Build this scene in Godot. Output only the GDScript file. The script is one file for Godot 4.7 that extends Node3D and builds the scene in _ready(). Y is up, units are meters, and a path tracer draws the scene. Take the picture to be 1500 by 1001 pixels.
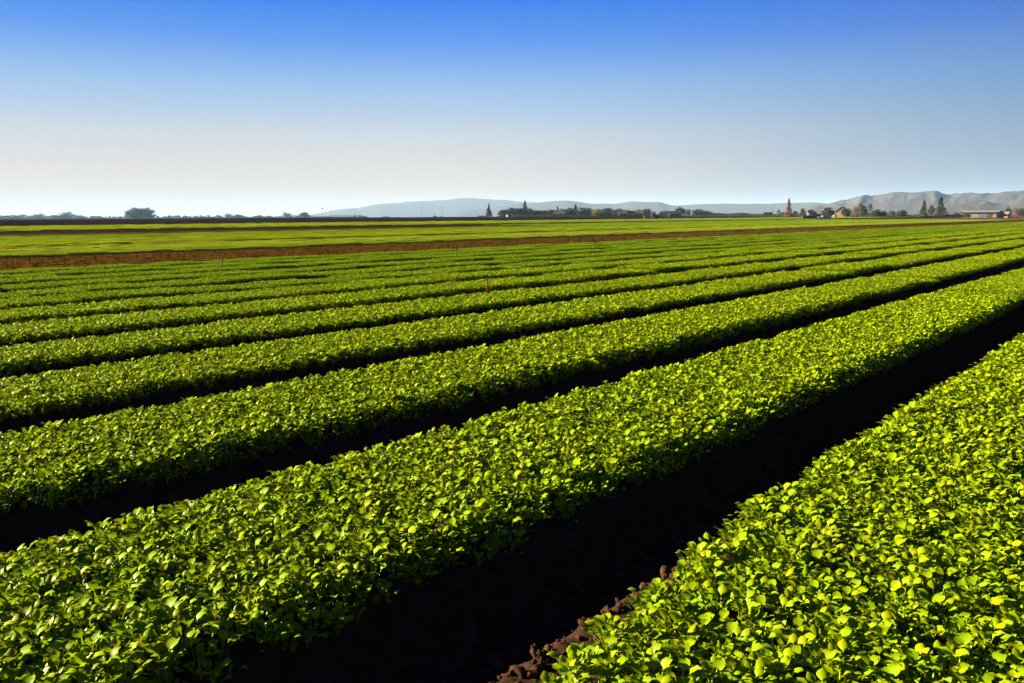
extends Node3D

# field frame: p = metres across the rows (to the left of the camera), a = metres along the rows
const YAW := 0.720805
const CAM_Y := 1.65
const PITCH := 2.03        # bed to bed
const P0 := 0.76           # centre line of the first bed
const END := 238.0         # where the near beds end
const TREES := [
	["round_haze", -1197.4, -1890.0, 61.5, 17.8],
	["round_haze", -1211.4, -1995.0, 61.5, 21.7],
	["round_haze", -1140.3, -1953.0, 41.8, 22.4],
	["round_haze", -1064.6, -1890.0, 32.4, 19.7],
	["round_haze", -1036.9, -1890.0, 35.6, 25.7],
	["round_haze", -988.0, -1848.0, 25.3, 17.2],
	["round_haze", -947.5, -1848.0, 31.7, 16.0],
	["round_big", -685.3, -1470.0, 35.3, 27.1],
	["round_big", -670.2, -1480.0, 35.5, 24.7],
	["bare", -588.4, -1680.0, 23.0, 16.8],
	["round_haze", -582.9, -1722.0, 29.5, 14.2],
	["round_haze", -537.9, -1722.0, 32.5, 11.6],
	["round_haze", -516.1, -1722.0, 17.7, 10.7],
	["bare", -454.5, -1638.0, 25.3, 18.0],
	["round_haze", -409.1, -1596.0, 21.9, 17.2],
	["bare", -314.4, -1680.0, 14.4, 11.5],
	["round_haze", -303.6, -1659.0, 17.1, 8.5],
	["round_haze", -257.3, -1659.0, 19.9, 6.6],
	["round_haze", -71.6, -760.0, 3.9, 2.4],
	["round_haze", -65.8, -760.0, 5.2, 1.7],
	["round_haze", -25.0, -700.0, 7.2, 2.0],
	["spire", -17.4, -640.0, 5.5, 10.5],
	["round_dark", -5.9, -620.0, 7.4, 4.9],
	["round_dark", 0.4, -625.0, 8.6, 7.2],
	["conifer", 11.1, -630.0, 7.6, 12.2],
	["round_dark", 6.2, -620.0, 8.5, 6.9],
	["round_dark", 14.5, -618.0, 6.4, 6.9],
	["round_dark", 20.3, -620.0, 7.4, 5.3],
	["round_dark", 26.9, -625.0, 7.5, 5.6],
	["round_dark", 32.6, -618.0, 7.9, 5.6],
	["conifer", 37.2, -640.0, 4.4, 8.3],
	["round_dark", 39.9, -622.0, 8.5, 6.4],
	["conifer", 50.5, -630.0, 7.6, 9.5],
	["round_dark", 45.1, -615.0, 7.4, 7.3],
	["round_dark", 56.6, -610.0, 12.5, 7.0],
	["yellow", 62.7, -585.0, 7.0, 5.9],
	["round_dark", 72.6, -610.0, 9.4, 6.7],
	["conifer", 74.0, -640.0, 3.3, 7.5],
	["round_dark", 80.7, -605.0, 10.4, 6.2],
	["yellow", 83.5, -585.0, 5.0, 5.8],
	["round_dark", 89.0, -595.0, 7.1, 4.6],
	["round_dark", 93.2, -590.0, 7.1, 4.1],
	["yellow", 93.9, -585.0, 8.0, 5.6],
	["round_olive", 99.9, -590.0, 5.6, 6.8],
	["round_dark", 109.8, -580.0, 6.0, 4.3],
	["round_dark", 111.3, -575.0, 3.9, 4.7],
	["round_olive", 119.2, -600.0, 4.1, 3.6],
	["round_haze", 134.6, -640.0, 8.8, 7.4],
	["round_olive", 131.8, -600.0, 4.1, 5.8],
	["round_dark", 137.1, -590.0, 7.1, 6.0],
	["round_dark", 145.0, -600.0, 8.2, 4.8],
	["round_dark", 153.7, -600.0, 7.2, 3.0],
	["round_dark", 161.9, -600.0, 9.3, 2.5],
	["round_dark", 169.1, -590.0, 9.1, 3.2],
	["round_dark", 177.1, -580.0, 7.0, 2.5],
	["cypress", 166.1, -500.0, 2.6, 4.8],
	["round_dark", 171.9, -510.0, 3.1, 3.7],
	["orange_spire", 165.3, -480.0, 5.8, 10.7],
	["round_dark", 183.4, -520.0, 2.7, 4.2],
	["round_olive", 181.1, -500.0, 3.0, 5.8],
	["round_dark", 186.8, -500.0, 4.3, 5.2],
	["round_olive", 165.1, -420.0, 6.5, 5.6],
	["round_dark", 176.9, -425.0, 4.0, 5.6],
	["orange", 179.9, -420.0, 5.0, 6.6],
	["cypress", 177.9, -410.0, 3.2, 7.4],
	["round_dark", 180.3, -412.0, 2.8, 6.6],
	["cypress", 180.5, -405.0, 3.1, 6.8],
	["round_dark", 188.6, -415.0, 4.6, 4.5],
	["round_dark", 192.0, -415.0, 2.8, 3.8],
	["round_olive", 198.4, -420.0, 4.0, 4.0],
	["round_dark", 206.3, -425.0, 4.4, 4.2],
	["conifer", 220.2, -430.0, 4.8, 9.2],
	["conifer", 226.4, -425.0, 6.6, 10.7],
	["round_olive", 229.6, -440.0, 3.4, 6.8],
	["bush", 237.9, -430.0, 2.9, 3.4],
	["bush", 237.6, -420.0, 4.0, 3.0],
	["round_haze", 321.0, -520.0, 3.6, 6.1],
	["orange", 313.7, -500.0, 5.1, 6.3],
	["round_dark", 305.7, -480.0, 5.8, 5.7],
	["round_dark", -4.9, -636.0, 7.6, 5.8],
	["round_dark", -0.1, -637.0, 7.6, 6.0],
	["round_dark", 4.7, -637.0, 7.6, 5.2],
	["round_dark", 9.5, -628.0, 7.5, 6.0],
	["round_dark", 14.4, -635.0, 7.6, 4.3],
	["round_dark", 19.1, -631.0, 7.6, 5.7],
	["round_dark", 24.2, -639.0, 7.7, 5.8],
	["round_dark", 28.9, -636.0, 7.6, 5.2],
	["round_dark", 33.9, -638.0, 7.7, 5.2],
	["round_dark", 38.3, -631.0, 7.6, 4.4],
	["round_dark", 43.5, -636.0, 7.6, 4.8],
	["round_dark", 47.7, -628.0, 7.5, 5.3],
	["round_dark", 52.6, -629.0, 7.5, 4.7],
	["round_dark", 58.1, -637.0, 7.6, 5.8],
	["round_dark", 63.2, -640.0, 7.7, 6.1],
	["round_dark", 67.2, -632.0, 7.6, 6.1],
	["round_dark", 72.8, -639.0, 7.7, 5.1],
	["round_dark", 77.1, -634.0, 7.6, 4.1],
	["round_dark", 81.9, -634.0, 7.6, 4.6],
	["round_dark", 87.6, -640.0, 7.7, 5.3],
	["round_dark", 91.0, -630.0, 7.6, 4.8],
	["round_dark", 95.7, -629.0, 7.5, 4.2],
	["round_dark", 101.4, -635.0, 7.6, 6.0],
	["round_dark", 106.7, -638.0, 7.7, 5.6],
	["round_dark", 140.8, -610.0, 7.3, 2.9],
	["round_dark", 146.1, -606.0, 7.3, 2.2],
	["round_dark", 152.2, -606.0, 7.3, 2.8],
	["round_dark", 158.9, -608.0, 7.3, 2.7],
	["round_dark", 165.3, -609.0, 7.3, 2.6],
	["round_dark", 170.4, -605.0, 7.3, 3.1],
	["round_dark", 175.1, -600.0, 7.2, 2.5],
	["round_dark", 183.9, -609.0, 7.3, 2.2],
	["round_dark", 187.9, -602.0, 7.2, 2.5],
	["round_dark", 195.0, -605.0, 7.3, 2.4],
]


var M := {}
var used := {}
var leaf_meshes := []
var plant_meshes := []
var plant_low := []
var plant_leaves := []
var patch_meshes := []
var rough := FastNoiseLite.new()
var wave := FastNoiseLite.new()


# ------------------------------------------------------------------ mesh building
class MB:
	var v := PackedVector3Array()
	var c := PackedColorArray()
	var ix := PackedInt32Array()
	var n := PackedVector3Array()
	func vert(p: Vector3, col := Color.WHITE) -> int:
		v.append(p)
		c.append(col)
		return v.size() - 1
	func tri(a: int, b: int, d: int) -> void:
		ix.append(a); ix.append(b); ix.append(d)
	func quad(a: int, b: int, d: int, e: int) -> void:
		tri(a, b, d); tri(a, d, e)
	func face(pts: Array, col := Color.WHITE) -> void:
		var s := v.size()
		for p in pts: vert(p, col)
		for i in range(1, pts.size() - 1): tri(s, s + i, s + i + 1)
	func box(t: Transform3D, size: Vector3, col := Color.WHITE) -> void:
		var h := size / 2.0
		for ax in 3:
			for s in [-1.0, 1.0]:
				var e := Vector3.ZERO; e[ax] = s * h[ax]
				var u := Vector3.ZERO; u[(ax + 1) % 3] = h[(ax + 1) % 3]
				var w := Vector3.ZERO; w[(ax + 2) % 3] = h[(ax + 2) % 3] * s
				face([t * (e - u - w), t * (e - u + w), t * (e + u + w), t * (e + u - w)], col)
	func tube(pts: Array, rad: Array, sides := 8, caps := true, col := Color.WHITE) -> void:
		var first := v.size()
		for i in pts.size():
			var d: Vector3 = (pts[mini(i + 1, pts.size() - 1)] - pts[maxi(i - 1, 0)]).normalized()
			var u := d.cross(Vector3(0.13, 0.2, 0.97)).normalized()
			if absf(d.z) > 0.9: u = d.cross(Vector3(0.1, 0.97, 0.1)).normalized()
			var w := d.cross(u)
			for k in sides:
				var an := TAU * k / sides
				vert(pts[i] + (u * cos(an) + w * sin(an)) * rad[i], col)
		for i in pts.size() - 1:
			for k in sides:
				var a0 := first + i * sides + k
				var a1 := first + i * sides + (k + 1) % sides
				quad(a0, a1, a1 + sides, a0 + sides)
		if caps:
			for e in [0, pts.size() - 1]:
				var ring := []
				for k in sides: ring.append(v[first + e * sides + (k if e else sides - 1 - k)])
				face(ring, col)
	func add(o: MB, t: Transform3D, tint := Color.WHITE) -> void:
		var s := v.size()
		v.append_array(t * o.v)
		if tint == Color.WHITE:
			c.append_array(o.c)
		else:
			for q in o.c: c.append(q * tint)
		for i in o.ix: ix.append(s + i)
	func done(mat: Material = null) -> ArrayMesh:
		n.resize(v.size())
		n.fill(Vector3.ZERO)
		for i in range(0, ix.size(), 3):
			var a := v[ix[i]]
			var k := (v[ix[i + 2]] - a).cross(v[ix[i + 1]] - a)
			n[ix[i]] += k; n[ix[i + 1]] += k; n[ix[i + 2]] += k
		for i in n.size(): n[i] = n[i].normalized() if n[i].length_squared() > 0.0 else Vector3.UP
		var arr := []
		arr.resize(Mesh.ARRAY_MAX)
		arr[Mesh.ARRAY_VERTEX] = v
		arr[Mesh.ARRAY_NORMAL] = n
		arr[Mesh.ARRAY_COLOR] = c
		arr[Mesh.ARRAY_INDEX] = ix
		var m := ArrayMesh.new()
		m.add_surface_from_arrays(Mesh.PRIMITIVE_TRIANGLES, arr)
		if mat: m.surface_set_material(0, mat)
		return m


func numbered(called: String) -> String:
	used[called] = used.get(called, -1) + 1
	return called if used[called] == 0 else "%s_%03d" % [called, used[called]]

func thing(called: String, label: String, category: String, at := Vector3.ZERO, turn := 0.0, group := "") -> Node3D:
	var o := Node3D.new()
	o.name = numbered(called)
	add_child(o)
	o.position = at
	o.rotation.y = turn
	tag(o, label, category, group)
	return o

func tag(o: Node, label: String, category := "", group := "", kind := "") -> void:
	if label: o.set_meta("label", label)
	if category: o.set_meta("category", category)
	if group: o.set_meta("group", group)
	if kind: o.set_meta("kind", kind)

func part(called: String, mesh: Mesh, mat: Material, parent: Node) -> MeshInstance3D:
	var o := MeshInstance3D.new()
	o.name = called if parent != self else numbered(called)
	o.mesh = mesh
	if mat: o.material_override = mat
	parent.add_child(o, true)
	return o

func ground_piece(called: String, mesh: Mesh, mat: Material) -> MeshInstance3D:
	var o := part(called, mesh, mat, self)
	o.set_meta("kind", "structure")
	return o

func many(called: String, mesh: Mesh, xf: Array, cols: Array, parent: Node) -> MultiMeshInstance3D:
	var mm := MultiMesh.new()
	mm.transform_format = MultiMesh.TRANSFORM_3D
	mm.use_colors = cols.size() > 0
	mm.mesh = mesh
	mm.instance_count = xf.size()
	for i in xf.size():
		mm.set_instance_transform(i, xf[i])
		if cols: mm.set_instance_color(i, cols[i])
	var o := MultiMeshInstance3D.new()
	o.name = called if parent != self else numbered(called)
	o.multimesh = mm
	parent.add_child(o, true)
	o.set_meta("kind", "stuff")
	return o

func rng(s: int) -> RandomNumberGenerator:
	var r := RandomNumberGenerator.new()
	r.seed = s
	return r

func fieldpt(p: float, a: float, y := 0.0) -> Vector3:
	return Vector3(-p * cos(YAW) + a * sin(YAW), y, -p * sin(YAW) - a * cos(YAW))

func p_of(w: Vector3) -> float:
	return -w.x * cos(YAW) - w.z * sin(YAW)

func rise(p: float) -> float:
	return 0.01 * maxf(0.0, minf(p, 420.0) - 100.0)

func standing(x: float, z: float) -> Vector3:
	var w := Vector3(x, 0, z)
	w.y = rise(p_of(w)) - 0.05
	return w

func lin(r: float, g: float, b: float) -> Color:
	return Color(r, g, b).linear_to_srgb()


# ------------------------------------------------------------------ materials
func noise_texture(freq: float, dark: Color, light: Color, oct := 4, s := 1) -> NoiseTexture2D:
	var t := NoiseTexture2D.new()
	var fn := FastNoiseLite.new()
	fn.seed = s
	fn.frequency = freq
	fn.fractal_octaves = oct
	t.noise = fn
	t.width = 512; t.height = 512
	t.seamless = true
	var gr := Gradient.new()
	gr.offsets = PackedFloat32Array([0.25, 0.75])
	gr.colors = PackedColorArray([dark.linear_to_srgb(), light.linear_to_srgb()])
	t.color_ramp = gr
	return t

func flat(called: String, r: float, g: float, b: float, roughness := 0.8, metal := 0.0) -> StandardMaterial3D:
	var m := StandardMaterial3D.new()
	m.resource_name = called
	m.albedo_color = lin(r, g, b)
	m.roughness = roughness
	m.metallic = metal
	m.metallic_specular = 0.15 if roughness > 0.5 else 0.5
	M[called] = m
	return m

func grained(called: String, dark: Color, light: Color, scale: float, freq := 0.02, s := 1, roughness := 0.95) -> StandardMaterial3D:
	var m := flat(called, 1, 1, 1, roughness)
	m.albedo_texture = noise_texture(freq, dark, light, 5, s)
	m.uv1_triplanar = true
	m.uv1_world_triplanar = true
	m.uv1_scale = Vector3.ONE * scale
	m.metallic_specular = 0.0
	return m

func leafy(called: String, roughness: float, backlight: Color, spec := 0.5) -> StandardMaterial3D:
	var m := flat(called, 1, 1, 1, roughness)
	m.vertex_color_use_as_albedo = true
	m.backlight_enabled = true
	m.backlight = backlight.linear_to_srgb()
	m.metallic_specular = spec
	m.cull_mode = BaseMaterial3D.CULL_DISABLED
	return m

func tinted(src: StandardMaterial3D, called: String, r: float, g: float, b: float) -> void:
	var m: StandardMaterial3D = src.duplicate()
	m.resource_name = called
	m.albedo_color = lin(r, g, b)
	M[called] = m

func materials() -> void:
	leafy("spinach", 0.40, Color(0.66, 0.63, 0.16), 0.17)
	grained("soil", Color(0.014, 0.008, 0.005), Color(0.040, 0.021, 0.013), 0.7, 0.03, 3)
	grained("clod", Color(0.020, 0.010, 0.006), Color(0.058, 0.029, 0.017), 3.0, 0.03, 5)
	grained("bare_soil", Color(0.034, 0.016, 0.002), Color(0.080, 0.042, 0.006), 0.25, 0.03, 7)
	grained("ploughed_soil", Color(0.007, 0.0038, 0.003), Color(0.016, 0.008, 0.006), 0.05, 0.03, 8)
	grained("ground", Color(0.040, 0.017, 0.010), Color(0.066, 0.029, 0.017), 0.02, 0.02, 9)
	grained("verge", Color(0.06, 0.06, 0.01), Color(0.10, 0.09, 0.02), 0.05, 0.03, 10)
	grained("hill", Color(0.042, 0.038, 0.039), Color(0.074, 0.066, 0.064), 0.0012, 0.03, 11)
	var crown := leafy("crown", 0.6, Color(0.4, 0.42, 0.2), 0.3)
	tinted(crown, "crown_dark", 0.022, 0.032, 0.012)
	tinted(crown, "crown_olive", 0.045, 0.047, 0.018)
	tinted(crown, "crown_yellow", 0.14, 0.105, 0.02)
	tinted(crown, "crown_orange", 0.13, 0.060, 0.025)
	tinted(crown, "crown_twig", 0.075, 0.06, 0.045)
	flat("bark", 0.07, 0.05, 0.035, 0.95)
	flat("rust_red", 0.15, 0.030, 0.006, 0.9)
	flat("brass", 0.03, 0.025, 0.015, 0.6, 0.0)
	flat("aluminium", 0.22, 0.22, 0.22, 0.6, 0.0)
	flat("white_wall", 0.078, 0.058, 0.046, 0.8)
	flat("cream_wall", 0.15, 0.105, 0.075, 0.8)
	flat("grey_wall", 0.030, 0.028, 0.026, 0.8)
	flat("blue_wall", 0.10, 0.13, 0.17, 0.7)
	flat("red_eave_shade", 0.025, 0.010, 0.008, 0.8)  # dark red with the eave shadow put into the colour
	flat("pale_roof", 0.13, 0.115, 0.10, 0.7)
	flat("grey_roof", 0.16, 0.17, 0.19, 0.7)
	flat("brown_roof", 0.045, 0.034, 0.028, 0.85)
	flat("green_roof", 0.08, 0.14, 0.13, 0.7)
	flat("blue_door", 0.03, 0.04, 0.075, 0.6)
	flat("dark_opening", 0.02, 0.02, 0.022, 0.9)
	flat("window_glass", 0.04, 0.05, 0.06, 0.15)
	flat("tyre", 0.018, 0.018, 0.020, 0.9)
	flat("dark_metal", 0.035, 0.03, 0.03, 0.6, 0.2)
	flat("tractor_green", 0.02, 0.075, 0.05, 0.45)
	flat("tractor_red", 0.20, 0.03, 0.03, 0.5)
	flat("truck_paint", 0.11, 0.115, 0.15, 0.35)
	flat("rim", 0.40, 0.40, 0.42, 0.4, 0.5)
	flat("pale_box", 0.13, 0.11, 0.06, 0.7)
	flat("white_plastic", 0.25, 0.24, 0.22, 0.6)
	flat("pole_wood", 0.08, 0.065, 0.055, 0.9)
	flat("straw", 0.075, 0.048, 0.010, 0.9)


# ------------------------------------------------------------------ the sky, the sun and the camera
const EXPOSURE := 6.8
const SUN_AZ := -1.45      # from the view direction, to the left
const SUN_EL := 0.305

func to_sun() -> Vector3:
	return Vector3(sin(SUN_AZ) * cos(SUN_EL), sin(SUN_EL), -cos(SUN_AZ) * cos(SUN_EL))

func sky_image() -> Image:
	# clear air: white at the horizon to deep blue overhead, paler on the sun's side
	var el := [0.0, 2.9, 5.7, 7.3, 8.9, 11.7, 14.5, 22.0, 40.0, 90.0]
	var col := [Vector3(.66, .50, .40), Vector3(.63, .56, .52), Vector3(.51, .56, .63), Vector3(.37, .50, .70), Vector3(.265, .45, .75), Vector3(.08, .27, .79), Vector3(.004, .17, .80), Vector3(.02, .13, .58), Vector3(.012, .075, .36), Vector3(.008, .05, .25)]
	var w := 512
	var h := 512
	var im := Image.create(w, h, false, Image.FORMAT_RGBAF)
	var s := to_sun()
	for j in h:
		var e := PI * (0.5 - (j + 0.5) / h)
		var deg := maxf(0.0, rad_to_deg(e))
		var k := 0
		while k < el.size() - 2 and deg > el[k + 1]: k += 1
		var base: Vector3 = col[k].lerp(col[k + 1], clampf((deg - el[k]) / (el[k + 1] - el[k]), 0, 1))
		for i in w:
			var az := TAU * (i + 0.5) / w
			var d := Vector3(sin(az) * cos(e), sin(e), -cos(az) * cos(e))
			var f := 0.22 + 0.86 * smoothstep(-1.0, 0.28, d.dot(s))
			var o := base * Vector3(pow(f, 1.9), pow(f, 1.3), pow(f, 0.62)) / EXPOSURE
			im.set_pixel(i, j, Color(o.x, o.y, o.z))
	return im

func set_view() -> void:
	var cam := Camera3D.new()
	cam.name = "camera"
	cam.fov = rad_to_deg(2.0 * atan(500.5 / 1167.0))
	cam.position = Vector3(0, CAM_Y, 0)
	cam.basis = Basis(Vector3.RIGHT, deg_to_rad(-8.7362)) * Basis(Vector3.BACK, deg_to_rad(-0.5393))
	cam.near = 0.05
	cam.far = 60000
	cam.current = true
	add_child(cam)
	var env := Environment.new()
	env.background_mode = Environment.BG_SKY
	var sky := Sky.new()
	var pm := PanoramaSkyMaterial.new()
	pm.panorama = ImageTexture.create_from_image(sky_image())
	sky.sky_material = pm
	env.sky = sky
	env.tonemap_mode = Environment.TONE_MAPPER_LINEAR
	env.tonemap_exposure = EXPOSURE
	env.sdfgi_enabled = true
	env.ssao_enabled = true
	env.ssil_enabled = true
	env.fog_enabled = true
	env.fog_density = 0.000056
	env.fog_light_color = lin(0.42, 0.68, 1.0)
	var we := WorldEnvironment.new()
	we.environment = env
	add_child(we)
	var sun := DirectionalLight3D.new()
	sun.name = "sun"
	sun.light_color = lin(1.0, 0.85, 0.60)
	sun.light_energy = 1.6
	sun.light_angular_distance = 0.5
	sun.shadow_enabled = true
	add_child(sun)
	sun.look_at_from_position(to_sun() * 100.0, Vector3.ZERO)


# ------------------------------------------------------------------ spinach
func leaf_shape(r: RandomNumberGenerator, low := false) -> MB:
	# grows from the origin, leaning towards +x: a stalk, then an oval cupped blade that arches over
	var b := MB.new()
	var stalk := r.randf_range(0.045, 0.085)
	var length := r.randf_range(0.023, 0.039)
	var half := length * r.randf_range(0.36, 0.46)
	var t0 := r.randf_range(0.05, 0.5)
	var t1 := t0 + r.randf_range(-0.1, 0.4)
	var t2 := t1 + r.randf_range(0.3, 1.9)
	var fold := r.randf_range(-0.75, 0.40)
	var skew := r.randf_range(-0.25, 0.25)
	var g := r.randf_range(0.85, 1.15)
	var col := Color(0.122 * g * r.randf_range(0.8, 1.3), 0.205 * g, 0.003 * g)
	if r.randf() < 0.07:
		col = Color(0.24, 0.245, 0.05)   # an old leaf gone pale
	var pale := Color(col.r * 1.3, col.g * 1.2, col.b * 2.5)
	var at := Vector3.ZERO
	var segs := 2
	for i in segs + 1:
		var th := lerpf(t0, t1, float(i) / segs)
		var d := Vector3(sin(th), cos(th), 0)
		if i: at += d * stalk / segs
		var wid := lerpf(0.0021, 0.0015, float(i) / segs)
		b.vert(at + Vector3(0, 0, wid), pale)
		b.vert(at - Vector3(0, 0, wid), pale)
		if i:
			var s := b.v.size()
			b.quad(s - 4, s - 3, s - 1, s - 2)
	var rows := 3 if low else 5
	var prof := [0.22, 1.0, 0.15] if low else [0.22, 0.86, 1.0, 0.78, 0.16]
	var first := b.v.size()
	var ripple := r.randf_range(0.0, 0.12)
	for i in rows:
		var f := float(i) / (rows - 1)
		var th := lerpf(t1, t2, f)
		var d := Vector3(sin(th), cos(th), 0)
		var up := Vector3(-cos(th), sin(th), 0)
		if i: at += (d + Vector3(0, 0, skew * 0.6)) * length / (rows - 1)
		var w: float = prof[i] * half
		var lift := up * w * (fold + ripple * (1 if i % 2 else -1))
		b.vert(at + Vector3(0, 0, w) + lift, col)
		b.vert(at, col * Color(1.08, 1.05, 1.2))
		b.vert(at - Vector3(0, 0, w) + lift, col)
	for i in rows - 1:
		var s := first + i * 3
		b.quad(s, s + 1, s + 4, s + 3)
		b.quad(s + 1, s + 2, s + 5, s + 4)
	return b

func make_plants() -> void:
	var shapes := []
	for i in 16:
		var b := leaf_shape(rng(100 + i))
		shapes.append(b)
		leaf_meshes.append(b.done(M.spinach))
	var lows := []
	for i in 16: lows.append(leaf_shape(rng(100 + i), true))
	var r := rng(7)
	for i in 10:
		var b := MB.new()
		var l := MB.new()
		var which := []
		var az := r.randf() * TAU
		for k in 8:
			az += 2.4 + r.randf_range(-0.35, 0.35)
			var n := r.randi() % 16
			var s := r.randf_range(0.8, 1.12) * (0.72 if k >= 6 else 1.0)
			var t := Transform3D(Basis(Vector3.UP, az) * Basis(Vector3.BACK, r.randf_range(-0.28, 0.12) if k < 6 else 0.25) * s, Vector3(cos(az), 0, -sin(az)) * 0.004)
			b.add(shapes[n], t)
			l.add(lows[n], t)
			which.append([n, t])
		plant_meshes.append(b.done(M.spinach))
		plant_low.append(l)
		plant_leaves.append(which)

func canopy_lift(x: float) -> float:
	# soil under the plants: bed top rounding off to the shoulders
	return 0.310 - (0.14 * smoothstep(0.66, 0.92, -x) if x < 0.0 else 0.24 * smoothstep(0.46, 0.80, x))

func plant_basis(r: RandomNumberGenerator, x: float) -> Basis:
	var lean := 0.30 * smoothstep(0.5, 0.76, absf(x)) * signf(x)
	return Basis(Vector3.BACK, -lean) * Basis(Vector3.RIGHT, r.randf_range(-0.2, 0.2)) * Basis(Vector3.UP, r.randf() * TAU)

func make_patches() -> void:
	# one metre of bed: plants joined into one mesh, for the beds too far off to pick plants apart
	for k in 6:
		var r := rng(900 + k)
		var b := MB.new()
		for i in 1100:
			var x := r.randf_range(-0.78, 0.78)
			var z := r.randf_range(-0.5, 0.5)
			if absf(x) > (0.68 if x < 0.0 else 0.58) + 0.03 * wave.get_noise_2d(k * 7.0 + signf(x) * 3.0, z * 40.0): continue
			var sc := r.randf_range(0.88, 1.02)
			var g := r.randf_range(0.85, 1.15)
			b.add(plant_low[r.randi() % 10], Transform3D(plant_basis(r, x) * sc, Vector3(x, canopy_lift(x) - 0.01, z)), Color(g * r.randf_range(0.92, 1.1), g, g))
		patch_meshes.append(b.done(M.spinach))

func soil_height(x: float, p: float, a: float) -> float:
	var ax := absf(x)
	var y := 0.295 * (1.0 - smoothstep(0.70 if x < 0.0 else 0.50, 0.90 if x < 0.0 else 0.86, ax))
	var sh := 0.35 + 0.65 * smoothstep(0.55, 0.75, ax)
	y += sh * (0.022 * rough.get_noise_2d(p * 5.0, a * 5.0) + 0.026 * rough.get_noise_2d(p * 17.0 + 50.0, a * 17.0))
	return y

func bed_soil(pc: float, a0: float, a1: float, cols: int, step: float, grow: float) -> Mesh:
	var b := MB.new()
	var a := a0
	var rows := 0
	while true:
		for i in cols + 1:
			var x := lerpf(-PITCH / 2.0, PITCH / 2.0, float(i) / cols)
			b.vert(Vector3(x, soil_height(x, pc - x, a), -a))
		rows += 1
		if a >= a1: break
		a = minf(a1, a + maxf(step, a * grow))
	for j in rows - 1:
		for i in cols:
			var s := j * (cols + 1) + i
			b.quad(s, s + cols + 1, s + cols + 2, s + 1)
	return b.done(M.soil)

const ORD := ["", "first", "second", "third", "fourth", "fifth", "sixth", "seventh", "eighth", "ninth", "tenth", "eleventh", "twelfth"]

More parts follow.
